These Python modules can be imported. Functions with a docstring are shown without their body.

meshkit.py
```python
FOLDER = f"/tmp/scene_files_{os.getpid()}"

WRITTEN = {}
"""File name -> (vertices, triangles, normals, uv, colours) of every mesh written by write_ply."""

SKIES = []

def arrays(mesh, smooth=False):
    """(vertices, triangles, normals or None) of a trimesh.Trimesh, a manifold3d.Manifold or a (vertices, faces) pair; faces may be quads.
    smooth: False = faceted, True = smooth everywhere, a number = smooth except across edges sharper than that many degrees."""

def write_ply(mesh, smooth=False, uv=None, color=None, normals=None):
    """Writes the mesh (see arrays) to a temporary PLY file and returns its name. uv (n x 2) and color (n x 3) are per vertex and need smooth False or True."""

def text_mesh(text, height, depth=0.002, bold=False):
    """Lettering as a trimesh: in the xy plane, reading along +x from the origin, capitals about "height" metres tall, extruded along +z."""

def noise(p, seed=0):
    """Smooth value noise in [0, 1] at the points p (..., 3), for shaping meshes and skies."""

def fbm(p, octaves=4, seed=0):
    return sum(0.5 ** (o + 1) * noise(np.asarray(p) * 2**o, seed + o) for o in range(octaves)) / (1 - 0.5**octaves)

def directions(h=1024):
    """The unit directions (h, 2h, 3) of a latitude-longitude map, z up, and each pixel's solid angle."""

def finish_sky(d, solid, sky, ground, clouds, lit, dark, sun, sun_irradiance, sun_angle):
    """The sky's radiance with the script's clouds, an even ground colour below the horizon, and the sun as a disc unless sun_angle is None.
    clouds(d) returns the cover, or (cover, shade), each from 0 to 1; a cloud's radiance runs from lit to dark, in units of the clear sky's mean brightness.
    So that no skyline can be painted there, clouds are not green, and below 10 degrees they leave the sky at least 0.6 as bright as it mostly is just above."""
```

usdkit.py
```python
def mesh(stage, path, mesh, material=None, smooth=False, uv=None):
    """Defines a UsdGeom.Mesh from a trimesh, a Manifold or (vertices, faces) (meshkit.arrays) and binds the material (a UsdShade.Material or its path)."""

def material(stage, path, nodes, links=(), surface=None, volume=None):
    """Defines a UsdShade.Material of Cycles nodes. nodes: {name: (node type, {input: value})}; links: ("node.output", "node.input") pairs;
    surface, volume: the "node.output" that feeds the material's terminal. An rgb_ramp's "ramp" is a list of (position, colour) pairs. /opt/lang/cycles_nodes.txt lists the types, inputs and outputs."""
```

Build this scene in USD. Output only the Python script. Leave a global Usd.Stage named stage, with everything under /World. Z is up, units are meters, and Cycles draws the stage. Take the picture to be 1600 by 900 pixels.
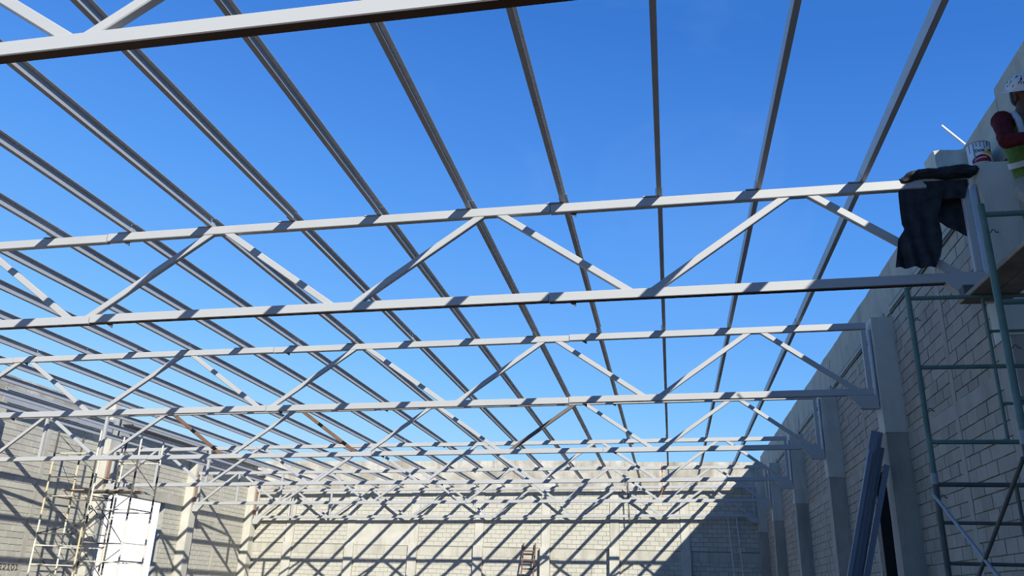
import math, random
import numpy as np, trimesh, manifold3d as m3
from pxr import Usd, UsdGeom, UsdLux, UsdShade, Gf, Sdf
import usdkit, meshkit

random.seed(7)
rng = np.random.default_rng(7)
stage = Usd.Stage.CreateInMemory()
UsdGeom.SetStageUpAxis(stage, "Z")
UsdGeom.SetStageMetersPerUnit(stage, 1.0)
UsdGeom.Xform.Define(stage, "/World")
UsdGeom.Scope.Define(stage, "/World/Looks")

# ------------------------------------------------------------------ camera, sky, sun, exposure
# All coordinates below are measured from the roof line: x along the trusses (0 = first purlin), y along the purlins, z = 0 at the
# top chords; H lifts them so that the floor is at zero.
H = 6.7
YAW, PITCH, ROLL, FPX = -0.1919, 0.3573, 0.0322, 1284.6
EYE = np.array([-2.57, 0.0, -5.102])
EXPOSURE = 0.0
SUN_DIR = np.array([-1.0, 1.8, -1.03])          # the way the light travels
SUN_DIR = SUN_DIR / np.linalg.norm(SUN_DIR)
SUN_POWER = 1.5
SUN_COLOR = (1.0, 0.965, 0.90)
SKY_GAIN = 1.0

cy, sy, cp, sp = math.cos(YAW), math.sin(YAW), math.cos(PITCH), math.sin(PITCH)
FWD = np.array([sy * cp, cy * cp, sp])
r0 = np.array([cy, -sy, 0.0]); u0 = np.cross(r0, FWD)
RIGHT = math.cos(ROLL) * r0 + math.sin(ROLL) * u0
UP = -math.sin(ROLL) * r0 + math.cos(ROLL) * u0
cam = UsdGeom.Camera.Define(stage, "/World/camera")
cam.CreateHorizontalApertureAttr(36.0)
cam.CreateVerticalApertureAttr(20.25)
cam.CreateFocalLengthAttr(36.0 * FPX / 1600.0)
cam.CreateClippingRangeAttr(Gf.Vec2f(0.05, 5000))
cam.CreateExposureAttr(EXPOSURE)
e = EYE + [0, 0, H]
cam.AddTransformOp().Set(Gf.Matrix4d(*RIGHT, 0, *UP, 0, *(-FWD), 0, *e, 1))

sun = UsdLux.DistantLight.Define(stage, "/World/sun")
sun.CreateIntensityAttr(SUN_POWER); sun.CreateColorAttr(Gf.Vec3f(*SUN_COLOR)); sun.CreateAngleAttr(0.53); sun.CreateNormalizeAttr(True)
zax = -SUN_DIR; xax = np.cross([0, 0, 1], zax); xax /= np.linalg.norm(xax); yax = np.cross(zax, xax)
sun.AddTransformOp().Set(Gf.Matrix4d(*xax, 0, *yax, 0, *zax, 0, 0, 0, 30, 1))

SUN_EL = math.asin(-SUN_DIR[2])
sky = UsdLux.DomeLight.Define(stage, "/World/sky")
sky.CreateIntensityAttr(1.0)
sky_mat = usdkit.material(stage, "/World/Looks/sky", {
    "g": ("texture_coordinate", {}),
    # brightest low down and a little towards the side away from the sun, as a clear sky is
    "dot": ("vector_math", {"math_type": "dot_product", "vector2": (0.15, -0.10, 1.0)}),
    "ramp": ("rgb_ramp", {"ramp": [(0.0, (0.42, 0.72, 0.98)), (0.04, (0.33, 0.66, 1.0)), (0.12, (0.205, 0.53, 1.0)), (0.20, (0.148, 0.425, 0.97)), (0.30, (0.10, 0.345, 0.91)), (0.40, (0.070, 0.265, 0.80)), (0.53, (0.0425, 0.195, 0.655)), (0.8, (0.032, 0.155, 0.55)), (1.0, (0.03, 0.14, 0.50))]}),
    "wisp": ("noise_texture", {"scale": 3.2, "detail": 5.0, "roughness": 0.6, "distortion": 0.6}),
    "wr": ("map_range", {"from_min": 0.56, "from_max": 0.85, "to_min": 0.0, "to_max": 0.10, "clamp": True}),
    "mixc": ("mix_color", {"blend_type": "mix", "b": (0.55, 0.75, 1.0)}),
    "bg": ("background_shader", {"strength": SKY_GAIN}),
}, [("g.generated", "dot.vector1"), ("dot.value", "ramp.fac"), ("g.generated", "wisp.vector"), ("wisp.fac", "wr.value"), ("wr.result", "mixc.fac"), ("ramp.color", "mixc.a"), ("mixc.result", "bg.color")], surface="bg.background")
UsdShade.MaterialBindingAPI.Apply(sky.GetPrim()).Bind(sky_mat)

# ------------------------------------------------------------------ materials
def mat(name, nodes, links, surface="p.BSDF"):
    return usdkit.material(stage, "/World/Looks/" + name, nodes, links, surface=surface)

def plain(name, color, rough=0.6, metallic=0.0, spec=0.3):
    return mat(name, {"p": ("principled_bsdf", {"base_color": color, "roughness": rough, "metallic": metallic, "specular_ior_level": spec})}, [])

def mottled(name, c1, c2, scale=2.0, rough=0.85, bump=0.3, bscale=60.0, streak=None, detail=5.0, spec=0.2, lo=0.3, hi=0.7):
    """two tones mixed by noise over world position, fine relief, optional third tone in vertical streaks (stains)"""
    n = {"geo": ("geometry", {}),
         "n1": ("noise_texture", {"scale": scale, "detail": detail, "roughness": 0.6}),
         "r": ("map_range", {"from_min": lo, "from_max": hi, "clamp": True}),
         "mix": ("mix_color", {"a": c1, "b": c2}),
         "nb": ("noise_texture", {"scale": bscale, "detail": 3.0}),
         "bp": ("bump", {"strength": bump, "distance": 0.01}),
         "p": ("principled_bsdf", {"roughness": rough, "specular_ior_level": spec})}
    l = [("geo.position", "n1.vector"), ("n1.fac", "r.value"), ("r.result", "mix.fac"), ("geo.position", "nb.vector"), ("nb.fac", "bp.height"), ("bp.normal", "p.normal")]
    if streak:
        n["map"] = ("mapping", {"scale": (2.2, 2.2, 0.28)})
        n["n2"] = ("noise_texture", {"scale": 1.0, "detail": 6.0, "roughness": 0.65})
        n["r2"] = ("map_range", {"from_min": 0.50, "from_max": 0.72, "to_max": 0.85, "clamp": True})
        n["mix2"] = ("mix_color", {"b": streak})
        l += [("geo.position", "map.vector"), ("map.vector", "n2.vector"), ("n2.fac", "r2.value"), ("r2.result", "mix2.fac"), ("mix.result", "mix2.a"), ("mix2.result", "p.base_color")]
    else:
        l.append(("mix.result", "p.base_color"))
    return mat(name, n, l)

M = {}
M["paint"] = mottled("steel_paint", (0.41, 0.415, 0.40), (0.445, 0.45, 0.43), 1.2, 0.5, 0.0, 9, spec=0.3)
M["purlin"] = mottled("purlin_paint", (0.37, 0.385, 0.40), (0.41, 0.425, 0.435), 1.5, 0.5, 0.0, 9, spec=0.3)
# chord whose under side was never painted: primer and rust below, paint on the sides
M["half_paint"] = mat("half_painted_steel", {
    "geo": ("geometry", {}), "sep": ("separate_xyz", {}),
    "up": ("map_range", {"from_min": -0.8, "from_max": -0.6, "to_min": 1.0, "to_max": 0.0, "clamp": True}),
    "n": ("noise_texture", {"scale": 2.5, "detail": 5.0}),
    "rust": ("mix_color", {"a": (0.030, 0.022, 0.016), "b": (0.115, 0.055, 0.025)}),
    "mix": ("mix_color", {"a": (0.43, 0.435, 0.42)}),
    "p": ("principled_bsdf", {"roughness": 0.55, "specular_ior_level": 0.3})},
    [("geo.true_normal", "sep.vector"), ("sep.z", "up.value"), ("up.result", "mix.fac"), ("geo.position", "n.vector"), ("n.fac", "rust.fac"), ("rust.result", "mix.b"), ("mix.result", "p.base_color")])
M["rust"] = mottled("rust_primer", (0.15, 0.085, 0.055), (0.21, 0.125, 0.08), 4.0, 0.75, 0.2, 80)
M["bare"] = mottled("shade_toned_steel", (0.13, 0.11, 0.095), (0.19, 0.16, 0.14), 4.0, 0.6, 0.1, 80)  # brown-grey, darkened further to carry the shade on one diagonal
M["doorway_dark"] = plain("shade_black_lining", (0.02, 0.02, 0.022), 0.8)  # near-black, stands in for deep shade on the recess jambs
M["brace"] = plain("dull_zinc_tube", (0.26, 0.27, 0.27), 0.5)
M["rust_plate"] = mottled("rusty_plate", (0.30, 0.19, 0.13), (0.42, 0.30, 0.22), 5.0, 0.8, 0.2, 80)
M["plate"] = mottled("sky_tinted_plate_paint", (0.30, 0.34, 0.40), (0.35, 0.39, 0.45), 1.5, 0.45, 0.0, 9, spec=0.4)  # plate grey with blue skylight mixed into the colour
M["bundle"] = mottled("stacked_steel_paint", (0.15, 0.18, 0.235), (0.19, 0.22, 0.28), 1.5, 0.45, 0.0, 9, spec=0.4)
M["concrete"] = mottled("concrete", (0.42, 0.40, 0.325), (0.55, 0.53, 0.44), 1.1, 0.9, 0.5, 45, streak=(0.33, 0.31, 0.25))
M["column"] = mottled("column_concrete", (0.48, 0.465, 0.385), (0.60, 0.58, 0.49), 1.6, 0.9, 0.4, 40, streak=(0.38, 0.36, 0.30))
M["parapet"] = mottled("parapet_concrete", (0.36, 0.325, 0.25), (0.56, 0.53, 0.44), 0.9, 0.9, 0.6, 30, streak=(0.26, 0.225, 0.16), lo=0.38, hi=0.60)
M["mortar"] = mottled("mortar", (0.33, 0.315, 0.26), (0.42, 0.40, 0.33), 6.0, 0.95, 0.4, 60)
M["mortar_far"] = mottled("mortar_grey", (0.21, 0.20, 0.165), (0.28, 0.265, 0.215), 6.0, 0.95, 0.4, 60)
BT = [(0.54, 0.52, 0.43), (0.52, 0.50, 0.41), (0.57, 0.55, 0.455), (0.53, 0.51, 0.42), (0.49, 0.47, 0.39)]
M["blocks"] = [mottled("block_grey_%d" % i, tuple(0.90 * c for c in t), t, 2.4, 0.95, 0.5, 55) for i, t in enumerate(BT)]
RT = [(0.40, 0.355, 0.285), (0.37, 0.33, 0.265), (0.42, 0.37, 0.295), (0.385, 0.34, 0.27), (0.355, 0.315, 0.25)]  # right-wall blocks toned darker and warmer, offsetting blue skylight in the shade
M["blocks_r"] = [mottled("block_shade_tone_%d" % i, tuple(0.80 * c for c in t), t, 1.6, 0.95, 0.5, 55) for i, t in enumerate(RT)]
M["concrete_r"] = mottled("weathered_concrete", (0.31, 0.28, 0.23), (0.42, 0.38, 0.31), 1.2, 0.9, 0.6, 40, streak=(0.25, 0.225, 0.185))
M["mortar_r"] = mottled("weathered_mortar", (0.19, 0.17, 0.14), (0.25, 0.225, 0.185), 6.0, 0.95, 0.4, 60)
M["slab"] = mottled("floor_slab", (0.14, 0.11, 0.08), (0.20, 0.165, 0.125), 0.5, 0.95, 0.4, 25)
M["ground"] = mottled("dry_ground", (0.25, 0.20, 0.15), (0.33, 0.28, 0.21), 0.3, 0.95, 0.4, 20)
M["white_wall"] = plain("white_render", (0.90, 0.90, 0.90), 0.8)
M["blue_sheet"] = plain("blue_sheet", (0.25, 0.40, 0.62), 0.5)
M["galv"] = plain("galvanised_tube", (0.56, 0.57, 0.57), 0.4)
M["cream"] = mottled("cream_scaffold_paint", (0.66, 0.62, 0.48), (0.76, 0.72, 0.58), 3.0, 0.6, 0.1, 80)
M["yellow"] = mottled("yellow_scaffold_paint", (0.66, 0.50, 0.27), (0.70, 0.60, 0.42), 3.0, 0.6, 0.1, 80)
M["darkpipe"] = mottled("dark_scaffold_steel", (0.07, 0.07, 0.07), (0.13, 0.12, 0.10), 4.0, 0.6, 0.1, 80)
M["green"] = mottled("green_scaffold_paint", (0.085, 0.15, 0.125), (0.14, 0.21, 0.18), 5.0, 0.5, 0.15, 80)
M["wood"] = mottled("old_plank", (0.30, 0.25, 0.19), (0.42, 0.36, 0.28), 5.0, 0.85, 0.3, 60)
M["wood_dark"] = mottled("shade_dark_plank", (0.19, 0.16, 0.125), (0.32, 0.27, 0.21), 5.0, 0.85, 0.3, 60)  # plank wood darkened so that the undersides look shaded
M["redwood"] = mottled("red_ladder_wood", (0.14, 0.075, 0.05), (0.22, 0.12, 0.08), 6.0, 0.8, 0.3, 60)
M["tarp"] = mottled("black_plastic", (0.012, 0.012, 0.013), (0.036, 0.036, 0.038), 7.0, 0.6, 0.7, 14, spec=0.25)
M["white_plastic"] = plain("white_plastic", (0.72, 0.72, 0.70), 0.4)
M["can_white"] = mottled("paint_tin_white", (0.62, 0.64, 0.66), (0.74, 0.75, 0.76), 8.0, 0.45, 0.05, 60)
M["can_red"] = plain("paint_tin_red", (0.25, 0.015, 0.03), 0.5)
M["can_yellow"] = plain("paint_tin_yellow", (0.70, 0.45, 0.05), 0.5)
M["ink"] = plain("dark_ink", (0.015, 0.018, 0.03), 0.6)
M["drip"] = plain("dripped_grey_paint", (0.16, 0.19, 0.25), 0.5)
M["mark"] = plain("marker_on_block", (0.08, 0.075, 0.065), 0.9)
M["skin"] = plain("skin", (0.12, 0.06, 0.04), 0.55)
M["helmet"] = mottled("scuffed_white_helmet", (0.55, 0.55, 0.54), (0.68, 0.68, 0.67), 14.0, 0.4, 0.1, 60)
M["sleeve"] = mottled("dark_red_cloth", (0.065, 0.008, 0.010), (0.10, 0.014, 0.016), 10, 0.95, 0.5, 40)
M["vest"] = mottled("green_vest", (0.07, 0.15, 0.035), (0.11, 0.20, 0.05), 10, 0.8, 0.3, 40)
M["silver"] = plain("reflective_tape", (0.42, 0.44, 0.45), 0.4)
M["jeans"] = mottled("worn_grey_trousers", (0.24, 0.23, 0.21), (0.32, 0.31, 0.28), 9, 0.95, 0.4, 50)
M["boot"] = plain("dark_boot_leather", (0.035, 0.025, 0.02), 0.6)
M["hair"] = plain("black_hair", (0.01, 0.008, 0.007), 0.6)
M["rope"] = mottled("tan_rope", (0.36, 0.27, 0.16), (0.45, 0.36, 0.22), 30, 0.9, 0.5, 80)
M["orange"] = plain("orange_cord", (0.70, 0.20, 0.05), 0.7)

# ------------------------------------------------------------------ helpers
USED = {}
def numbered(parent, name):
    k = (parent, name); USED[k] = USED.get(k, 0) + 1
    return name if USED[k] == 1 else "%s_%03d" % (name, USED[k] - 1)

class Thing:
    """an Xform at the thing's base whose children are its parts"""
    def __init__(self, name, label=None, cat=None, base=(0, 0, 0), group=None, kind=None):
        self.base = np.array(base, float)
        self.path = "/World/" + numbered("/World", name)
        x = UsdGeom.Xform.Define(stage, self.path)
        x.AddTranslateOp().Set(Gf.Vec3d(*(self.base + [0, 0, H])))
        self.prim = x.GetPrim()
        for k, v in (("label", label), ("category", cat), ("group", group), ("kind", kind)):
            if v: self.prim.SetCustomDataByKey(k, v)
    def part(self, name, mesh, m, parent=None, label=None, kind=None, smooth=False):
        p = (parent or self.path) + "/" + numbered(parent or self.path, name)
        v, f, n = meshkit.arrays(mesh, smooth)
        return self._put(p, v - self.base, f, n, m, label, kind)
    def _put(self, p, v, f, n, m, label, kind):
        q = usdkit.mesh(stage, p, (v, f), m)
        if n is not None:
            from pxr import Vt
            q.CreateNormalsAttr(Vt.Vec3fArray.FromNumpy(n.astype(np.float32))); q.SetNormalsInterpolation("vertex")
        if label: q.GetPrim().SetCustomDataByKey("label", label)
        if kind: q.GetPrim().SetCustomDataByKey("kind", kind)
        return p

BOXF = np.array([[0, 2, 1], [0, 3, 2], [4, 5, 6], [4, 6, 7], [0, 1, 5], [0, 5, 4], [1, 2, 6], [1, 6, 5], [2, 3, 7], [2, 7, 6], [3, 0, 4], [3, 4, 7]])
def box(x0, y0, z0, x1, y1, z1):
    x0, x1 = sorted((x0, x1)); y0, y1 = sorted((y0, y1)); z0, z1 = sorted((z0, z1))
    v = np.array([[x0, y0, z0], [x1, y0, z0], [x1, y1, z0], [x0, y1, z0], [x0, y0, z1], [x1, y0, z1], [x1, y1, z1], [x0, y1, z1]], float)
    return v, BOXF.copy()

def cat(*ms):
    vs, fs, n = [], [], 0
    for v, f in ms:
        vs.append(np.asarray(v, float)); fs.append(np.asarray(f, int) + n); n += len(v)
    return np.vstack(vs), np.vstack(fs)

def hullbox(x0, y0, z0, x1, y1, z1, c=0.01):
    """box with chamfered edges"""
    pts = []
    for sx in (x0, x1):
        for sy in (y0, y1):
            for sz in (z0, z1):
                ix, iy, iz = (c if sx == min(x0, x1) else -c), (c if sy == min(y0, y1) else -c), (c if sz == min(z0, z1) else -c)
                pts += [(sx, sy + iy, sz + iz), (sx + ix, sy, sz + iz), (sx + ix, sy + iy, sz)]
    h = trimesh.convex.convex_hull(np.array(pts))
    return np.array(h.vertices), np.array(h.faces)

def prism(poly, d0, d1, axis="y"):
    """closed polygon [(a, b)] swept between d0 and d1 along an axis: 'y' -> (x, z), 'x' -> (y, z), 'z' -> (x, y)"""
    import shapely.geometry as sg
    m = trimesh.creation.extrude_polygon(sg.Polygon(poly), abs(d1 - d0), engine="earcut")
    v = np.array(m.vertices); f = np.array(m.faces); a, b, t = v[:, 0], v[:, 1], v[:, 2] + min(d0, d1)
    return outward(np.stack({"y": [a, t, b], "x": [t, a, b], "z": [a, b, t]}[axis], 1), f)

def outward(v, f):
    """faces turned so that the closed mesh has positive volume"""
    c = v.mean(0); t = v[f] - c
    return v, (f if np.einsum("ij,ij->i", t[:, 0], np.cross(t[:, 1], t[:, 2])).sum() > 0 else f[:, ::-1])

def sweep(p, q, section, up=(0, 0, 1)):
    """closed section [(side, up)] swept from p to q; returns a closed mesh"""
    p, q = np.array(p, float), np.array(q, float)
    d = (q - p) / np.linalg.norm(q - p)
    s = np.cross(d, up); s /= np.linalg.norm(s); u = np.cross(s, d)
    import shapely.geometry as sg
    m = trimesh.creation.extrude_polygon(sg.Polygon(section), np.linalg.norm(q - p), engine="earcut")
    v = np.array(m.vertices)
    return outward(p + v[:, :1] * s + v[:, 1:2] * u + v[:, 2:] * d, np.array(m.faces))

def rect(w, h, c=0.008):
    a, b = w / 2, h / 2
    return [(-a + c, -b), (a - c, -b), (a, -b + c), (a, b - c), (a - c, b), (-a + c, b), (-a, b - c), (-a, -b + c)]

def tube(p, q, r, n=10):
    p, q = np.array(p, float), np.array(q, float)
    d = (q - p) / np.linalg.norm(q - p)
    return sweep(p, q, [(r * math.cos(t), r * math.sin(t)) for t in np.arange(n) * 2 * math.pi / n], (0, 0, 1) if abs(d[2]) < 0.9 else (0, 1, 0))

def path_tube(pts, r, n=8):
    pts = np.array(pts, float); t = np.gradient(pts, axis=0); t /= np.linalg.norm(t, axis=1, keepdims=True)
    a = np.cross(t, [0.31, 0.2, 0.93]); a /= np.linalg.norm(a, axis=1, keepdims=True); b = np.cross(t, a)
    g = np.arange(n) * 2 * math.pi / n
    v = (pts[:, None] + r * (np.cos(g)[None, :, None] * a[:, None] + np.sin(g)[None, :, None] * b[:, None])).reshape(-1, 3)
    f = []
    for i in range(len(pts) - 1):
        for j in range(n):
            k = (j + 1) % n
            f += [[i * n + j, i * n + k, (i + 1) * n + k], [i * n + j, (i + 1) * n + k, (i + 1) * n + j]]
    e0, e1 = len(v), len(v) + 1
    v = np.vstack([v, pts[0], pts[-1]])
    for j in range(n):
        k = (j + 1) % n
        f += [[e0, k, j], [e1, (len(pts) - 1) * n + j, (len(pts) - 1) * n + k]]
    return outward(v, np.array(f))

def proj(p):
    d = np.asarray(p, float) - EYE
    w = d @ FWD
    return 800 + FPX * (d @ RIGHT) / w, 450 - FPX * (d @ UP) / w, w

def seen_area(quad):
    """pixels that a quad covers in the photograph's frame (0 if outside it)"""
    q = np.array([proj(c) for c in quad])
    if (q[:, 2] < 0.5).any(): return 0.0
    c = q.mean(0)
    if not (-25 < c[0] < 1625 and -25 < c[1] < 925): return 0.0
    x, y = q[:, 0], q[:, 1]
    return 0.5 * abs(np.dot(x, np.roll(y, -1)) - np.dot(y, np.roll(x, -1)))

# ------------------------------------------------------------------ the frame of the building
S = 0.0163                                    # fall of the roof along the trusses
TRUSS_Y = [4.23, 10.05, 16.04, 21.95, 27.95, 34.10, 39.75]
TRUSS_DZ = [0, 0, 0, 0, 0.0, 0.0, -0.07]
DEPTH = 1.293
XR, XL = 1.27, -23.15                         # ends of the chords
PX = [0.0, -1.297, -2.59, -3.884, -5.195, -6.50, -7.82, -9.12, -10.43, -11.72, -13.0, -14.3, -15.57, -16.86, -18.15, -19.42, -20.70, -21.95]
WALL_X, COL_X, FAR_Y = 1.75, 1.35, 40.2
LWALL_X, LCOL_X = -23.6, -23.2
FLOOR = -H

# floor and ground
t = Thing("floor", kind="structure", base=(-11, 20, FLOOR))
t.part("slab", box(-24.2, -12, FLOOR - 0.3, 2.2, 40.6, FLOOR), M["slab"])
t = Thing("ground", "dry earth ground around the building", "ground", base=(0, 0, FLOOR - 0.06), kind="structure")
t.part("earth", box(-220, -120, FLOOR - 0.6, 220, 260, FLOOR - 0.3), M["ground"])

def block_field(t, panels, mats, face, depth=0.06, seed=0, top=300, holes=()):
    """running-bond concrete blocks on the panels [(u0, u1, z0, z1)] of a wall. face(u, z, out) -> point. The blocks that show largest
    in the photograph are parts of their own, the rest one part."""
    r = np.random.default_rng(seed)
    L, HB, J = 0.41, 0.2, 0.016
    found = []
    for (u0, u1, z0, z1) in panels:
        n = int(math.ceil((z1 - z0) / HB - 0.02))
        for i in range(n):
            za, zb = z1 - (i + 1) * HB, z1 - i * HB
            za = max(za, z0)
            if zb - za < 0.05: continue
            u = u0 - (0.5 * L if i % 2 else 0.0) - r.uniform(0, 0.04)
            while u < u1:
                ua, ub = max(u, u0), min(u + L, u1)
                u += L
                if ub - ua < 0.06: continue
                if any(a < ub and ua < b and c < zb and za < d for a, b, c, d in holes): continue
                out = 0.012 + r.uniform(-0.004, 0.006)
                a, b, c, d = ua + J / 2, ub - J / 2, za + J / 2, zb - J / 2
                jig = r.uniform(-0.002, 0.002, 4)
                quad = [face(a, c + jig[0], out), face(b, c + jig[1], out), face(b, d + jig[2], out), face(a, d + jig[3], out)]
                back = [face(a, c, -depth), face(b, c, -depth), face(b, d, -depth), face(a, d, -depth)]
                v = np.array(back + quad)
                f = BOXF if np.dot(np.cross(v[1] - v[0], v[3] - v[0]), v[4] - v[0]) > 0 else BOXF[:, ::-1]
                found.append((seen_area(quad), (v, f), int(r.integers(len(mats)))))
    found.sort(key=lambda x: -x[0])
    for a, m, k in found[:top]:
        t.part("concrete_block", m, mats[k])
    if found[top:]:
        t.part("concrete_blocks", cat(*[m for _, m, _ in found[top:]]), mats[0], kind="stuff")

def rough_box(x0, y0, z0, x1, y1, z1, step=0.35, amp=0.02, seed=0):
    """subdivided box with slightly uneven faces and edges (cast concrete)"""
    v, f = box(x0, y0, z0, x1, y1, z1)
    m = trimesh.Trimesh(v, f)
    m = m.subdivide_to_size(step * 1.5, max_iter=12)
    n = np.stack([meshkit.noise(np.array(m.vertices) * 2.3 + 31.7 * k + seed) - 0.5 for k in range(3)], 1)
    n2 = np.stack([meshkit.noise(np.array(m.vertices) * 7.0 + 11.3 * k + seed) - 0.5 for k in range(3)], 1)
    return np.array(m.vertices) + amp * (n + 0.6 * n2), np.array(m.faces)

# ------------------------------------------------------------------ right wall (in shade)
t = Thing("wall_right", kind="structure", base=(WALL_X, 18, FLOOR))
SHADE_RECESS = (17.2, 18.85, FLOOR, -2.5)            # recess added behind the third column to make a patch of shade
for (ya, yb, za, zb) in ((-6, SHADE_RECESS[0], FLOOR, 0.2), (SHADE_RECESS[0], SHADE_RECESS[1], SHADE_RECESS[3], 0.2), (SHADE_RECESS[1], FAR_Y + 0.25, FLOOR, 0.2)):
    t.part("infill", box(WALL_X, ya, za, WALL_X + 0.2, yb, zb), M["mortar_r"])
t.part("shade_recess_shell", cat(box(WALL_X + 0.2, SHADE_RECESS[0] - 0.2, FLOOR, WALL_X + 3.2, SHADE_RECESS[0], SHADE_RECESS[3] + 0.2), box(WALL_X + 0.2, SHADE_RECESS[1], FLOOR, WALL_X + 3.2, SHADE_RECESS[1] + 0.2, SHADE_RECESS[3] + 0.2),
       box(WALL_X + 3.0, SHADE_RECESS[0], FLOOR, WALL_X + 3.2, SHADE_RECESS[1], SHADE_RECESS[3] + 0.2), box(WALL_X + 0.2, SHADE_RECESS[0], SHADE_RECESS[3], WALL_X + 3.2, SHADE_RECESS[1], SHADE_RECESS[3] + 0.2)), M["concrete_r"])  # closed box added to keep the recess dark
t.part("dark_shade_lining", cat(box(WALL_X - 0.005, SHADE_RECESS[1] - 0.03, FLOOR, WALL_X + 0.25, SHADE_RECESS[1] + 0.001, SHADE_RECESS[3]), box(WALL_X - 0.005, SHADE_RECESS[0] - 0.001, FLOOR, WALL_X + 0.25, SHADE_RECESS[0] + 0.03, SHADE_RECESS[3])), M["doorway_dark"])  # near-black lining added so that the jambs look shaded
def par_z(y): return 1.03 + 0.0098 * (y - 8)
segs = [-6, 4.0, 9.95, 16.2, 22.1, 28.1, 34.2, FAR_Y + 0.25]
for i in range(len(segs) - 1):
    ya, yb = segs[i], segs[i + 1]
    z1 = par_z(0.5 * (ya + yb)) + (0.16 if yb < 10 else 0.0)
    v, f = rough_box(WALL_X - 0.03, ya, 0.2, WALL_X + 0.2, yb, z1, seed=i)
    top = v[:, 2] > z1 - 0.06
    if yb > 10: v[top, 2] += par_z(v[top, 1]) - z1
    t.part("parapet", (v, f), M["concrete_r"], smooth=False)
COLS = [4.15] + [y - 0.12 for y in TRUSS_Y[1:-1]] + [39.68]
for i, y in enumerate(COLS):
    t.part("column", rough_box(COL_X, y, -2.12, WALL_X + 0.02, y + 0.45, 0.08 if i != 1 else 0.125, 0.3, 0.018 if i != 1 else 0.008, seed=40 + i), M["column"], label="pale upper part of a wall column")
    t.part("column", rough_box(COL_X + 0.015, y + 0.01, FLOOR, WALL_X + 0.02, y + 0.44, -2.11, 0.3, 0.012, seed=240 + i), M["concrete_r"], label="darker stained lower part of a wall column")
for i in range(len(COLS) - 1):
    ya, yb = COLS[i] + 0.45, COLS[i + 1]
    mid = 0.5 * (ya + yb) + 0.1
    t.part("bond_beam", rough_box(WALL_X - 0.02, ya, -2.42, WALL_X + 0.1, yb, -2.18, 0.3, 0.012, seed=60 + i), M["concrete_r"])
    if i != 2:
        t.part("stiffener", rough_box(WALL_X - 0.018, mid - 0.09, FLOOR, WALL_X + 0.1, mid + 0.09, 0.2, 0.3, 0.012, seed=70 + i), M["concrete_r"])
    else:
        t.part("stiffener", rough_box(WALL_X - 0.018, mid - 0.09, FLOOR, WALL_X + 0.1, mid + 0.09, 0.2, 0.3, 0.012, seed=70 + i), M["concrete_r"])
    # ledge along the foot of the parapet: a plastered strip between two dark strips painted as shaded gaps
    t.part("ledge", box(WALL_X - 0.055, ya, 0.195, WALL_X + 0.05, yb, 0.275), M["concrete_r"])
    for za, zb in ((0.275, 0.315), (0.145, 0.195)):
        t.part("ledge_shade_strip", box(WALL_X - 0.04, ya, za, WALL_X + 0.05, yb, zb), M["darkpipe"])  # solid dark strips, the shade of the gaps as colour
panels = []
for i in range(len(COLS) - 1):
    ya, yb = COLS[i] + 0.45, COLS[i + 1]; mid = 0.5 * (ya + yb) + 0.1
    for a, b in ((ya, mid - 0.09), (mid + 0.09, yb)):
        panels += [(a, b, -2.18, 0.16), (a, b, FLOOR, -2.42)]
block_field(t, panels, M["blocks_r"], lambda u, z, o: (WALL_X - o, u, z), seed=3, holes=[(SHADE_RECESS[0], SHADE_RECESS[1], SHADE_RECESS[2], SHADE_RECESS[3])])
v, f = rough_box(0.98, 10.20, 0.185, WALL_X - 0.11, 10.6, 0.50, 0.12, 0.07, seed=90)
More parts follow.
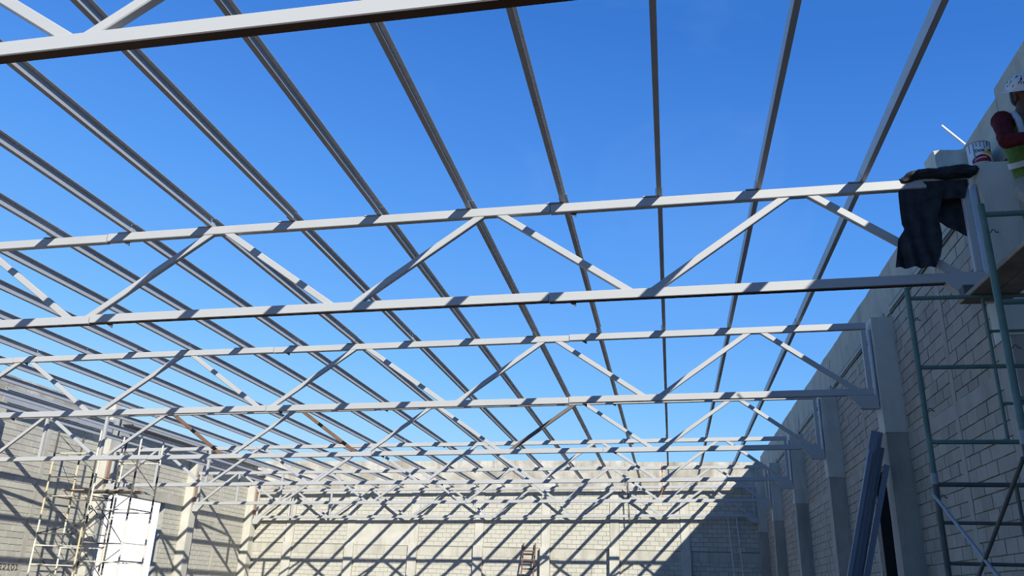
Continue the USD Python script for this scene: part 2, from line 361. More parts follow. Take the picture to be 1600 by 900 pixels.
t = Thing("concrete_stub", "broken pale concrete stub left of the paint can on the parapet", "concrete block", base=(1.35, 10.38, 0.19))
t.part("stub", (v, f), M["column"])

# ------------------------------------------------------------------ far wall (in the sun)
t = Thing("wall_back", kind="structure", base=(-11, FAR_Y, FLOOR))
t.part("infill", box(LWALL_X - 0.2, FAR_Y, FLOOR, WALL_X + 0.2, FAR_Y + 0.2, -0.35), M["mortar_far"])
FCX = [-1.88 - 3.24 * k for k in range(7)]
edges = [WALL_X] + FCX + [LWALL_X]
for i in range(4):
    xa, xb = LWALL_X - 0.2 + i * 6.4, min(LWALL_X - 0.2 + (i + 1) * 6.4, WALL_X)
    t.part("parapet", rough_box(xa, FAR_Y - 0.03, -0.38, xb, FAR_Y + 0.2, 1.07 + 0.03 * ((i * 7) % 3 - 1), 0.35, 0.035, seed=100 + i), M["parapet"])
for k, x in enumerate(FCX):
    t.part("column", rough_box(x - 0.21, FAR_Y - 0.05, -3.0, x + 0.21, FAR_Y + 0.1, -0.36, 0.3, 0.012, seed=110 + k), M["column"], label="upper flush part of a wall column")
    out = (0.16, 0.32, 0.32, 0.18, 0.16, 0.16, 0.16)[k]
    t.part("column", rough_box(x - 0.23, FAR_Y - out, FLOOR, x + 0.21, FAR_Y + 0.1, -2.95 + 0.04 * (k % 2), 0.3, 0.012, seed=120 + k), M["column"])
fp = []
for i in range(len(edges) - 1):
    xb, xa = edges[i] - (0.22 if i else 0), edges[i + 1] + (0.22 if i < len(edges) - 2 else 0)
    t.part("bond_beam", rough_box(xa, FAR_Y - 0.025, -3.44, xb, FAR_Y + 0.1, -3.02, 0.3, 0.012, seed=130 + i), M["concrete"])
    fp += [(xa, xb, -3.02, -0.38), (xa, xb, FLOOR, -3.44)]
t.part("plaster_patch", rough_box(-17.9, FAR_Y - 0.022, -3.0, -15.0, FAR_Y + 0.05, -1.75, 0.3, 0.008, seed=150), M["column"], label="smooth pale plaster patch")
block_field(t, fp, M["blocks"], lambda u, z, o: (u, FAR_Y - o, z), seed=4)
tm = meshkit.text_mesh("E2 10", 0.085, 0.003)
v = np.array(tm.vertices); t.part("marking", (np.stack([-15.55 + v[:, 0], FAR_Y - 0.021 - v[:, 2], -1.92 + v[:, 1]], 1), np.array(tm.faces)[:, ::-1]), M["mark"], label="faint handwritten mark on the blocks")

# ------------------------------------------------------------------ left wall (in the sun)
t = Thing("wall_left", kind="structure", base=(LWALL_X, 28, FLOOR))
DOOR = (28.40, 32.62, FLOOR, -1.90)
for (ya, yb, za, zb) in ((6, DOOR[0], FLOOR, 0.1), (DOOR[0], DOOR[1], DOOR[3], 0.1), (DOOR[1], FAR_Y + 0.2, FLOOR, 0.1)):
    t.part("infill", box(LWALL_X - 0.2, ya, za, LWALL_X, yb, zb), M["mortar"])
def lpar_z(y): return 1.14 if y < 26 else (0.92 if y < 33 else 0.80)
for i, (ya, yb) in enumerate(((6, 21.9), (21.9, 25.7), (25.7, 28.0), (28.0, 34.1), (34.1, FAR_Y + 0.2))):
    t.part("parapet", rough_box(LWALL_X - 0.2, ya, 0.1, LWALL_X + 0.03, yb, lpar_z(0.5 * (ya + yb)), 0.35, 0.03, seed=160 + i), M["parapet"])
LCOLS = [9.95, 15.95, 21.85, 27.85, 33.98, 39.62]
for i, y in enumerate(LCOLS):
    zt = {27.85: 1.35, 33.98: 0.92}.get(y, 0.1)
    t.part("column", rough_box(LWALL_X - 0.02, y, FLOOR, LCOL_X, y + 0.48, 0.0, 0.3, 0.015, seed=170 + i), M["column"])
    if zt > 0.5:
        t.part("column_stub", rough_box(LWALL_X - 0.1, y, -0.05, LCOL_X - 0.1, y + 0.42, zt, 0.2, 0.03, seed=180 + i), M["column"])
lp = []
for i in range(len(LCOLS) - 1):
    ya, yb = LCOLS[i] + 0.48, LCOLS[i + 1]; mid = 0.5 * (ya + yb)
    if i != 3:
        t.part("stiffener", rough_box(LWALL_X - 0.1, mid - 0.1, FLOOR, LWALL_X + 0.018, mid + 0.1, 0.1, 0.3, 0.012, seed=190 + i), M["concrete"])
        for a, b in ((ya, mid - 0.1), (mid + 0.1, yb)):
            lp += [(a, b, -2.35, 0.08), (a, b, FLOOR, -2.65)]
        t.part("bond_beam", rough_box(LWALL_X - 0.1, ya, -2.65, LWALL_X + 0.018, yb, -2.35, 0.3, 0.012, seed=200 + i), M["concrete"])
    else:
        lp += [(ya, yb, -1.5, 0.08), (ya, DOOR[0], FLOOR, -1.90), (DOOR[1], yb, FLOOR, -1.90)]
        t.part("lintel", rough_box(LWALL_X - 0.2, ya, DOOR[3], LWALL_X + 0.02, yb, -1.5, 0.3, 0.012, seed=210), M["concrete"])
block_field(t, lp, M["blocks"], lambda u, z, o: (LWALL_X + o, u, z), seed=5)
tm = meshkit.text_mesh("E2101", 0.17, 0.004)
v = np.array(tm.vertices); t.part("marking", (np.stack([LWALL_X + 0.024 + v[:, 2], 24.15 + v[:, 0] * 1.2, -4.82 + v[:, 1]], 1), np.array(tm.faces)), M["mark"], label="handwritten marking on the blocks")

# outside the doorway
t = Thing("white_building", "white rendered wall of a neighbouring building seen through the doorway", "building", base=(-36, 46, FLOOR))
a = np.array([-31.5, 50.0]); b = np.array([-38.5, 41.0])
d = (b - a) / np.linalg.norm(b - a); nrm = np.array([d[1], -d[0]]); nrm = nrm if nrm @ (-SUN_DIR[:2]) > 0 else -nrm
q = [a + 3 * -d, b + 6 * d]
c4 = [q[0], q[1], q[1] - nrm * 6, q[0] - nrm * 6]
t.part("facade", prism([tuple(x) for x in c4], FLOOR - 0.3, 2.7, "z"), M["white_wall"])
t.part("roof_slab", prism([tuple(x) for x in (q[0] + nrm * .3 - d * .3, q[1] + nrm * .3 + d * .3, c4[2] - nrm * .3 + d * .3, c4[3] - nrm * .3 - d * .3)], 2.7, 2.85, "z"), M["white_wall"])

# ------------------------------------------------------------------ trusses
ORD = ["nearest", "second", "third", "fourth", "fifth", "sixth", "farthest"]
TLABEL = ["nearest steel roof truss crossing the top left corner, underside unpainted and rusty",
          "second steel roof truss from the camera, with black plastic hung over its right end",
          "third steel roof truss, its right end on the column behind the leaning steel bundle",
          "fourth steel roof truss, with two diagonals left in brown primer",
          "fifth steel roof truss, next behind the one with brown diagonals",
          "sixth steel roof truss, second last before the sunlit far wall",
          "farthest steel roof truss, close against the sunlit far wall"]
CH, CD = 0.128, 0.10                          # chord face height and depth
def ztop(x, n): return S * x + TRUSS_DZ[n]
tops = [-0.78 - 4.08 * k for k in range(6)]
bots = [-2.82 - 4.08 * k for k in range(5)]
for n, Y in enumerate(TRUSS_Y):
    t = Thing("roof_truss", TLABEL[n], "roof truss", base=(XR, Y, -DEPTH - CH), group="steel roof trusses")
    yc = Y + CD / 2
    cuts = [XR, (-4.25 if n else -2.3) + 0.25 * math.sin(n * 2.1), -10.75 + 0.2 * math.cos(n * 1.7), -17.3 + 0.25 * math.sin(n * 1.3 + 1), XL]
    for nm, off in (("top_chord", 0.0), ("bottom_chord", -DEPTH)):
        m = M["half_paint"] if (n < 2 and nm == "bottom_chord") else M["paint"]
        for k in range(4):
            xa, xb = cuts[k], cuts[k + 1] + 0.012
            jz = (0.0, -0.006, 0.008, -0.004)[(k + n) % 4]; jy = (0.0, 0.005, -0.004, 0.003)[(k + 2 * n) % 4]
            t.part(nm, sweep((xa, yc + jy, ztop(xa, n) + off - CH / 2 + jz), (xb, yc + jy, ztop(xb, n) + off - CH / 2 + jz), rect(CD, CH)), m)
    for xa in (cuts[1:4] if n else []):
        for off in (-CH, -DEPTH - CH):
            t.part("splice_tip", prism([(xa + 0.26, ztop(xa, n) + off + 0.004), (xa + 0.36, ztop(xa, n) + off + 0.004), (xa + 0.36, ztop(xa, n) + off - 0.06)], Y + 0.06, Y + 0.07), M["darkpipe"])  # dark steel colour stands in for the shade on the tips
    def node(x, top): return np.array([x, yc, ztop(x, n) - (CH * 0.6 if top else DEPTH + CH * 0.4)])
    seq = []
    for k in range(6):
        right = bots[k - 1] if k else XR - 0.12
        left = bots[k] if k < 5 else XL + 0.15
        seq += [(tops[k], right, 1), (tops[k], left, -1)]
    for (xt, xb, sgn) in seq:
        xt, xb = (xt + 0.26, xb + 0.26) if n == 0 and -20 < xb < 0 else (xt, xb)
        p, q = node(xt + sgn * 0.10, True), node(xb - sgn * (0.12 if n else 0.05), False)
        rusty = n == 3 and sgn > 0 and (abs(xt + 17.1) < 0.6 or abs(xt + 13.02) < 0.6)
        bare = n == 3 and sgn < 0 and abs(xt + 4.86) < 0.6
        t.part("diagonal", sweep(p, q, rect(0.075, 0.092)), M["rust"] if rusty else (M["bare"] if bare else M["paint"]), label="diagonal in brown primer" if rusty else ("brown-grey diagonal with shade put into its colour" if bare else None))
    verts = [XR - 0.055, XL + 0.12] + [tops[5], bots[4]]
    for x in verts:
        t.part("post", sweep((x, yc, ztop(x, n) - DEPTH), (x, yc, ztop(x, n) - CH), rect(0.085, 0.085), (0, 1, 0)), M["paint"])
    # haunches and end plates on the columns
    zb = ztop(XR, n) - DEPTH - CH
    if n:
        t.part("end_plate", hullbox(XR + 0.035, Y - 0.02, zb - 0.02, XR + 0.065, Y + 0.16, -CH + ztop(XR, n) - 0.01, 0.004), M["plate"])
        t.part("haunch", prism([(0.80, zb), (XR + 0.066, zb), (XR + 0.066, zb - 0.25), (1.06, zb - 0.25), (1.02, zb - 0.235)], Y - 0.01, Y + 0.13), M["paint"])
        zl = ztop(XL, n) - DEPTH - CH
        t.part("end_plate", hullbox(LCOL_X, Y - 0.04, zl - 0.02, LCOL_X + 0.03, Y + 0.26, ztop(XL, n) - 0.02, 0.004), M["rust_plate"], label="rusty end plate on the left column")
        t.part("haunch", prism([(-22.72, zl), (XL - 0.03, zl), (XL - 0.03, zl - 0.28), (-22.95, zl - 0.28)], Y - 0.01, Y + 0.13), M["paint"])
    for k, x in enumerate(PX):
        z = ztop(x, n)
        jx = rng.uniform(-0.03, 0.03)
        foot = hullbox(x - 0.17 + jx, Y - 0.012, z - 0.002, x - 0.012, Y + 0.06, z + 0.012, 0.002)
        tri = prism([(Y - 0.10 - abs(jx), z + 0.012), (Y + 0.06, z + 0.012), (Y + 0.06, z + 0.12), (Y - 0.01, z + 0.12)], x - 0.012, x - 0.003, "x")
        t.part("purlin_cleat", cat(foot, tri), M["purlin"])

# ------------------------------------------------------------------ purlins: steel channels that lap over the trusses
W, HP, TH = 0.064, 0.152, 0.005
# section in (x, z): web on the left, open to the right (where the sun comes from)
SEC = [(0, 0), (W, 0), (W, TH), (TH, TH), (TH, HP - TH), (W, HP - TH), (W, HP), (0, HP)]
NTH = ["first", "second", "third", "fourth", "fifth", "sixth", "seventh", "eighth", "ninth", "tenth", "eleventh", "twelfth", "thirteenth", "fourteenth", "fifteenth", "sixteenth", "seventeenth", "last"]
for k, x in enumerate(PX):
    z0 = S * x + 0.012
    lab = "grey steel channel roof purlin over the trusses, %s from the right wall" % NTH[k] if k < 17 else "grey steel channel roof purlin over the trusses, the last one, next to the left wall"
    t = Thing("roof_purlin", lab, "purlin", base=(x, 4.1, z0), group="roof purlins")
    ends = [3.95] + TRUSS_Y[1:-1] + [FAR_Y - 0.03]
    for b in range(len(ends) - 1):
        ya, yb = ends[b], ends[b + 1]
        j = rng.uniform(-0.012, 0.012)
        t.part("channel", prism([(x + j + a, z0 + c) for a, c in SEC], ya + (0.05 if b else 0), yb + 0.044), M["purlin"])

# ------------------------------------------------------------------ left side: eaves channels and scaffold
for i, (ya, yb, lab) in enumerate(((22.3, 27.8, "added blue-grey steel eaves channel shading the left wall, in front of the scaffold"), (28.3, 33.95, "deep blue-grey steel eaves channel on the left wall, above the white doorway"), (34.5, 39.6, "deep blue-grey steel eaves channel on the left wall, running into the far corner"))):
    t = Thing("eaves_channel", lab, "steel channel", base=(LCOL_X, ya, 0.18), group="eaves channels on the left wall")
    ov = 0.07 if i == 0 else 0.52  # first channel added for its wall shadow; other flanges widened to shade the webs
    t.part("web", box(LCOL_X - 0.02, ya, 0.19, LCOL_X, yb, 0.62), M["purlin"])
    t.part("flange", box(LCOL_X - 0.02, ya, 0.62, LCOL_X + ov, yb, 0.635), M["purlin"])
    t.part("lip", box(LCOL_X + ov - 0.01, ya, 0.55, LCOL_X + ov, yb, 0.62), M["purlin"])
    for y in np.linspace(ya + 0.5, yb - 0.5, 4):
        t.part("stay", box(LCOL_X - 0.30, y, 0.22, LCOL_X - 0.02, y + 0.02, 0.30), M["purlin"])
def scaffold_tower(name, label, xa, xb, ya, yb, levels, top, mats, braces, group=None):
    t = Thing(name, label, "scaffold", base=(0.5 * (xa + xb), 0.5 * (ya + yb), FLOOR), group=group)
    for i, x in enumerate((xa, xb)):
        for j, y in enumerate((ya, yb)):
            zs = [FLOOR + 0.01] + [z for z in (-4.9, -3.1, -1.3) if z < top - 0.4] + [top]
            for k in range(len(zs) - 1):
                t.part("standard", tube((x, y, zs[k]), (x, y, zs[k + 1] - 0.01), 0.03), mats[(i + k) % len(mats)])
            t.part("base_plate", box(x - 0.06, y - 0.06, FLOOR, x + 0.06, y + 0.06, FLOOR + 0.012), M["darkpipe"])
    for k, z in enumerate(levels):
        for j, y in enumerate((ya, yb)):
            if k % 2 == 0 or j == 0:
                t.part("ledger", tube((xa, y, z), (xb, y, z), 0.02), mats[k % len(mats)])
        for x in (xa, xb):
            t.part("transom", tube((x, ya, z + 0.03), (x, yb, z + 0.03), 0.018), mats[(k + 1) % len(mats)])
    for (p, q) in braces:
        t.part("brace", tube(p, q, 0.014), mats[-1])
    return t
SC = [M["cream"], M["cream"], M["yellow"], M["darkpipe"]]
lv = [-1.1, -1.88, -2.5, -3.68, -4.06, -4.65, -5.8]
Ya, Yb = 24.6, 25.85
scaffold_tower("scaffold_tower", "cream and yellow tube scaffold tower beside the left wall, nearer to the wall", -22.82, -21.22, Ya, Yb, lv, -0.33, SC,
    [((-22.82, Ya, -4.1), (-21.22, Ya, -5.7)), ((-22.82, Ya, -5.5), (-21.22, Ya, -4.3)), ((-22.82, Ya, -2.5), (-21.22, Ya, -3.7)), ((-22.82, Yb, -1.9), (-21.22, Yb, -3.4)), ((-22.82, Yb, -3.7), (-21.22, Yb, -2.2)), ((-22.82, Ya, -3.68), (-22.0, Yb, -3.2)), ((-22.82, Ya, -0.45), (-21.22, Ya, -1.7))], "scaffold towers by the left wall")
SC2 = [M["cream"], M["darkpipe"], M["cream"], M["darkpipe"]]
scaffold_tower("scaffold_tower", "dark and cream tube scaffold tower in front of the white doorway", -21.10, -19.68, Ya, Yb, [-1.25, -2.35, -2.9, -3.95, -4.5, -5.9], -0.5, SC2,
    [((-21.10, Ya, -2.45), (-19.68, Ya, -3.95)), ((-21.10, Ya, -3.6), (-19.68, Ya, -2.45)), ((-21.10, Ya, -4.1), (-19.68, Ya, -5.5)), ((-21.10, Ya, -5.2), (-19.68, Ya, -4.1)), ((-21.10, Yb, -0.8), (-19.68, Yb, -2.2))], "scaffold towers by the left wall")
for i in range(3):
    y = 24.68 + 0.31 * i
    t = Thing("scaffold_plank", ["weathered plank on the left scaffold, front one of three", "weathered plank on the left scaffold, middle one of three", "weathered plank on the left scaffold, rear one of three"][i], "plank", base=(-21, y + 0.14, -2.3), group="planks on the left scaffold")
    t.part("board", hullbox(-22.35 + 0.12 * i, y, -2.302, -19.55 - 0.1 * i, y + 0.28, -2.255, 0.008), M["wood"])

# ------------------------------------------------------------------ right side: green scaffold, planks
XA, XB, YF, YN = -0.15, 1.12, 8.3, 6.2
t = Thing("green_scaffold", "green tube scaffold with dark lower frames standing by the right wall", "scaffold", base=(0.5, 7.25, FLOOR))
for y in (YF, YN):
    top = -2.10 if y == YF else -2.20
    for x in (XA, XB):
        t.part("standard", tube((x, y, -3.97), (x, y, top), 0.026, 14), M["green"])
        t.part("coupling", tube((x, y, -4.03), (x, y, -3.93), 0.031, 14), M["brace"])
        t.part("standard", tube((x, y, FLOOR + 0.01), (x, y, -3.98), 0.026, 14), M["darkpipe"])
        t.part("base_plate", box(x - 0.06, y - 0.06, FLOOR, x + 0.06, y + 0.06, FLOOR + 0.012), M["darkpipe"])
    for z in ((-2.21, -2.92, -3.64) if y == YF else (-2.285, -2.99, -3.71)):
        t.part("ledger", tube((XA, y, z), (XB, y, z), 0.021, 12), M["green"])
    for z in (-4.03, -4.37, -4.72, -5.4, -6.1):
        t.part("ledger", tube((XA, y, z), (XB, y, z), 0.021 if z == -4.03 else 0.016, 12), M["darkpipe"])
    t.part("inner_post", tube((0.53, y, -3.66), (0.53, y, -2.2), 0.016, 12), M["green"])
    t.part("inner_post", tube((0.53, y, -6.1), (0.53, y, -4.03), 0.016, 12), M["darkpipe"])
    for z in (-2.57, -3.28):
        t.part("rung", tube((0.53, y, z), (XB, y, z), 0.014, 10), M["green"])
    for z in (-2.45, -3.35, -4.15):
        t.part("locking_pin", path_tube([(XA + 0.02, y - 0.03, z), (XA + 0.035, y - 0.04, z + 0.022), (XA + 0.05, y - 0.04, z + 0.018), (XA + 0.052, y - 0.04, z), (XA + 0.075, y - 0.04, z - 0.002)], 0.005, 6), M["darkpipe"])
for (p, q, m) in (((XA, YF, -4.12), (XA, YN, -5.35), "brace"), ((XA, YN, -4.12), (XA, YF, -5.35), "darkpipe"), ((XB, YF, -4.12), (XB, YN, -5.35), "darkpipe"), ((XB, YN, -2.5), (XB, YF, -3.6), "green")):
    t.part("brace", tube(np.array(p) - [0.03, 0, 0], np.array(q) - [0.03, 0, 0], 0.015, 10), M[m])
for i in range(3):
    x = 0.42 + 0.232 * i
    t = Thing("work_plank", ["old work plank on the green scaffold, on the side of the open hall", "old work plank on the green scaffold, middle one of three", "old work plank on the green scaffold, shortest and nearest the right wall"][i], "plank", base=(x + 0.11, 7.2, -2.19), group="planks on the green scaffold")
    v, f = hullbox(x, 5.55, -2.189, x + 0.222, (8.62, 8.55, 7.55)[i], -2.139, 0.006)
    v[:, 2] += (v[:, 1] - YF) * 0.0357
    t.part("board", (v, f), M["wood_dark"])
t = Thing("timber_block", "small dark block of timber on the tip of the outer work plank", "block", base=(0.48, 8.53, -2.139))
t.part("block", hullbox(0.43, 8.46, -2.1305, 0.54, 8.60, -2.02, 0.008), M["darkpipe"])

# ------------------------------------------------------------------ steel bundle leaning on the right wall
# (top x, y, z), (foot x, y), flange width, from the front to the back
tops_ = [(1.00, 15.62, -2.48), (1.12, 15.70, -2.14), (1.27, 15.78, -2.73), (1.24, 15.86, -2.13), (1.27, 15.94, -2.40), (1.20, 16.02, -2.25)]
feet_ = [(-0.16, 15.62), (-0.07, 15.70), (0.13, 15.78), (0.06, 15.86), (0.08, 15.94), (-0.02, 16.02)]
WID = [0.07, 0.13, 0.09, 0.10, 0.07, 0.10]
BL = ["blue-grey steel channel leaning by the right wall, narrow leftmost one of the bundle", "blue-grey steel channel leaning by the right wall, the wide one of the bundle", "blue-grey steel channel leaning by the right wall, shortest of the bundle", "blue-grey steel channel leaning by the right wall, right neighbour of the wide one", "blue-grey steel channel leaning by the right wall, narrow one behind the shortest", "blue-grey steel channel leaning by the right wall, rearmost of the bundle"]
for i in range(6):
    p, (fx, fy) = np.array(tops_[i]), feet_[i]
    q = np.array([fx, fy, FLOOR + 0.03])
    t = Thing("leaning_channel", BL[i], "steel channel", base=(fx, fy, FLOOR), group="steel channels leaning on the right wall")
    w = WID[i]
    sec = [(-w / 2, -0.025), (w / 2, -0.025), (w / 2, 0.025), (w / 2 - 0.006, 0.025), (w / 2 - 0.006, -0.019), (-w / 2 + 0.006, -0.019), (-w / 2 + 0.006, 0.025), (-w / 2, 0.025)]
    t.part("channel", sweep(q, p, sec, (0, 1, 0)), M["bundle"])

# ------------------------------------------------------------------ ladders against the far wall
def ladder(name, label, x0, w, ztop, yfoot, ytop, r, step, m, lean=0.0, square=False):
    t = Thing(name, label, "ladder", base=(x0 + w / 2, yfoot, FLOOR))
    def at(u, z):
        k = (z - FLOOR) / (ztop - FLOOR)
        return np.array([x0 + u * w - lean * k, yfoot + (ytop - yfoot) * k, z])
    for u in (0, 1):
        a, b = at(u, FLOOR + 0.02), at(u, ztop)
        t.part("rail", sweep(a, b, rect(0.045, 0.09, 0.006), (0, 1, 0)) if square else tube(a, b, r), m)
    z = FLOOR + 0.35
    while z < ztop - 0.1:
        a, b = at(0.0, z), at(1.0, z)
        t.part("rung", sweep(a, b, rect(0.03, 0.075, 0.005)) if square else tube(a, b, r * 0.75), m)
        z += step
ladder("metal_ladder", "tall slim metal ladder leaning in the shaded far corner", 0.25, 0.38, -1.35, 38.85, 40.08, 0.024, 0.37, M["galv"], 0.20)
ladder("wooden_ladder", "short reddish wooden ladder leaning on the sunlit far wall", -9.45, 0.56, -2.78, 38.95, 40.06, 0.03, 0.40, M["redwood"], -0.06, True)
t = Thing("orange_cord", "short orange cord hanging off the sixth truss", "cord", base=(-2.82, 34.05, -1.25))
t.part("cord", path_tube([(-2.80, 34.07, 0.01), (-2.80, 34.07, -0.3), (-2.82, 34.06, -0.7), (-2.79, 34.06, -0.95), (-2.86, 34.06, -1.15), (-2.82, 34.06, -1.27)], 0.014, 6), M["orange"])
t = Thing("steel_rod", "thin dark upright rod tied to the farthest truss", "rod", base=(-4.42, 39.70, -1.6))
t.part("rod", tube((-4.40, 39.72, -1.75), (-4.46, 39.72, 0.05), 0.03, 8), M["darkpipe"])

# ------------------------------------------------------------------ things at the head of the second column
CT = 0.135
t = Thing("paint_can", "white paint can with red and yellow label, dripped with grey paint, on the column head", "paint can", base=(1.44, 10.08, CT))
CX, CYY, CR, CHH = 1.455, 10.07, 0.134, 0.295
def can_patch(a0, a1, zlo, zhi, r, n=18):
    """curved plate on the can between angles a0..a1 (degrees, from the camera side), with heights given by functions"""
    aa = np.radians(np.linspace(a0, a1, n))
    v = []
    for rr in (CR - 0.002, r):
        for zf in (zlo, zhi):
            v += [(CX + rr * math.sin(a), CYY - rr * math.cos(a), CT + zf(math.degrees(a))) for a in aa]
    v = np.array(v); f = []
    def q(a, b, c, d): f.extend([[a, b, c], [a, c, d]])
    for i in range(n - 1):
        o, p = 2 * n, 3 * n
        q(o + i, o + i + 1, p + i + 1, p + i); q(i, n + i, n + i + 1, i + 1)
        q(i, i + 1, o + i + 1, o + i); q(n + i, p + i, p + i + 1, n + i + 1)
    q(0, 2 * n, 3 * n, n); q(n - 1, 2 * n - 1, 4 * n - 1, 3 * n - 1)
    return v, np.array(f)
prof = [(0.0, 0.0), (CR - 0.006, 0.0), (CR, 0.008), (CR, CHH - 0.012), (CR + 0.006, CHH - 0.006), (CR + 0.006, CHH), (CR - 0.008, CHH), (CR - 0.008, CHH - 0.03), (0.0, CHH - 0.03)]
m = trimesh.creation.revolve(np.array(prof), sections=40); v = np.array(m.vertices) + [CX, CYY, CT]
t.part("tin", (v, np.array(m.faces)), M["can_white"], smooth=30)
rm = trimesh.creation.torus(CR + 0.003, 0.006, 40, 8); t.part("rim", (np.array(rm.vertices) + [CX, CYY, CT + CHH], np.array(rm.faces)), M["drip"])
arc = lambda base, amp, c, wid: (lambda a: base + amp * max(0.0, 1 - ((a - c) / wid) ** 2))
t.part("red_band", can_patch(-62, 38, lambda a: 0.012, arc(0.035, 0.075, -10, 62), CR + 0.0015), M["can_red"])
t.part("label_stripe", can_patch(-48, 12, arc(0.028, 0.035, 0, 60), arc(0.036, 0.038, 0, 60), CR + 0.0028), M["can_white"])
t.part("yellow_swoosh", can_patch(-20, 66, arc(0.108, 0.012, 5, 40), arc(0.118, 0.07, 40, 45), CR + 0.0012), M["can_yellow"])
t.part("logo", can_patch(24, 48, arc(0.155, 0.006, 36, 14), arc(0.158, 0.03, 38, 13), CR + 0.0026), M["ink"])
for a0, w, d in ((-70, 5, 0.12), (-46, 6, 0.28), (-30, 5, 0.06), (-12, 4, 0.07), (8, 4, 0.10), (22, 6, 0.07), (30, 3, 0.045), (50, 6, 0.09), (66, 5, 0.05)):
    t.part("paint_drip", can_patch(a0, a0 + w, (lambda dd: (lambda a: CHH - 0.008 - dd))(d), lambda a: CHH - 0.006, CR + 0.003, 5), M["drip"])
tm = meshkit.text_mesh("Doa", 0.042, 0.002, bold=True)
v = np.array(tm.vertices); a = (v[:, 0] - 0.115) / CR
rr = CR + 0.001 + v[:, 2]
t.part("lettering", (np.stack([CX + rr * np.sin(a + 0.16), CYY - rr * np.cos(a + 0.16), CT + 0.150 + v[:, 1]], 1), np.array(tm.faces)), M["ink"], label="printed word Doa")
t = Thing("plastic_stick", "thin white plastic stick poking out above the right parapet", "stick", base=(1.73, 11.2, 1.1))
t.part("stick", tube((1.80, 11.2, 1.03), (1.485, 11.2, 1.425), 0.019, 10), M["white_plastic"])

# black plastic sheet over the second truss
t = Thing("black_plastic_sheet", "torn black plastic sheet draped over the right end of the second truss", "plastic sheet", base=(0.8, 10.0, -1.3))
def from_px(zx, zy):
    px, py = 1380 + zx / 3.75, 240 + zy / 3.75
    return 0.41 + (px - 1405) * 0.00745 - (py - 300) * 0.00109, -0.214 - (py - 300) * 0.00862
def sheet(left, right, y0, fold, seed, thick=0.004, nz=40, nx=26):
    """hanging sheet between two outlines [(x, z)] ordered from top to bottom, with folds"""
    L, R = np.array(left), np.array(right)
    def along(P, s):
        d = np.r_[0, np.cumsum(np.linalg.norm(np.diff(P, axis=0), axis=1))]; d /= d[-1]
        return np.stack([np.interp(s, d, P[:, 0]), np.interp(s, d, P[:, 1])], -1)
    s = np.linspace(0, 1, nz)[:, None]; u = np.linspace(0, 1, nx)[None, :]
    a, b = along(L, s[:, 0])[:, None], along(R, s[:, 0])[:, None]
    p = a * (1 - u[..., None]) + b * u[..., None]
    q = np.stack([p[..., 0] * 5.5, p[..., 1] * 1.5, np.zeros_like(p[..., 0])], -1)
    y = y0 - fold * (meshkit.fbm(q, 4, seed) - 0.45) * (0.25 + 0.75 * s) - 0.25 * fold * np.sin(p[..., 0] * 38 + 3 * p[..., 1]) * s
    front = np.stack([p[..., 0], y, p[..., 1]], -1).reshape(-1, 3)
    back = front + [0, thick, 0]
    n = len(front); f = []
    for i in range(nz - 1):
        for j in range(nx - 1):
            k = i * nx + j
            f += [[k, k + nx, k + 1], [k + 1, k + nx, k + nx + 1], [n + k, n + k + 1, n + k + nx], [n + k + 1, n + k + nx + 1, n + k + nx]]
    rim = [j for j in range(nx)] + [i * nx + nx - 1 for i in range(1, nz)] + [(nz - 1) * nx + j for j in range(nx - 2, -1, -1)] + [i * nx for i in range(nz - 2, 0, -1)]
    for i in range(len(rim)):
        a_, b_ = rim[i], rim[(i + 1) % len(rim)]
        f += [[a_, b_, n + b_], [a_, n + b_, n + a_]]
    return np.vstack([front, back]), np.array(f)
Lp = [from_px(*q) for q in ((92, 205), (95, 260), (104, 340), (115, 410), (130, 440), (98, 490), (84, 580), (78, 660))]
Rp = [from_px(*q) for q in ((360, 205), (345, 290), (325, 365), (348, 470), (346, 540), (332, 610), (318, 640), (308, 668))]
t.part("hanging_sheet", sheet(Lp, Rp, 9.985, 0.10, 5), M["tarp"], smooth=40)
L2 = [from_px(*q) for q in ((355, 205), (352, 300), (340, 350), (345, 362))]
R2 = [from_px(*q) for q in ((500, 205), (515, 330), (522, 420), (524, 462))]
t.part("hanging_flap", sheet(L2, R2, 10.19, 0.05, 9, nz=24, nx=20), M["tarp"], smooth=40)
L3 = [from_px(*q) for q in ((245, 150), (270, 175), (262, 205), (300, 262))]
R3 = [from_px(*q) for q in ((505, 150), (512, 180), (500, 215), (490, 262))]
t.part("fold_over_chord", sheet(L3, R3, 10.04, 0.06, 12, nz=14, nx=20), M["tarp"], smooth=40)
pts = np.array([(0.52, 10.06, -0.01), (0.62, 10.05, 0.05), (0.75, 10.05, 0.075), (0.9, 10.06, 0.07), (1.05, 10.04, 0.07), (1.18, 10.03, 0.06), (1.27, 9.99, 0.045), (1.315, 9.93, 0.03)])
m = None
for i in range(len(pts) - 1):
    h = m3.Manifold.batch_hull([m3.Manifold.sphere(0.035 + 0.055 * math.sin((i + j) / 7.6 * math.pi) ** 0.8, 16).scale((1, 1.35, 0.9)).translate(tuple(pts[i + j])) for j in (0, 1)])
    m = h if m is None else m + h
m = m.refine_to_length(0.03).to_mesh(); v, f = np.array(m.vert_properties[:, :3]), np.array(m.tri_verts)
nv = trimesh.Trimesh(v, f, process=False).vertex_normals
v = v + nv * ((meshkit.fbm(v * [5, 16, 16], 4, 3) - 0.5) * 0.10)[:, None]
t.part("bunched_fold", (v, f), M["tarp"], smooth=True)

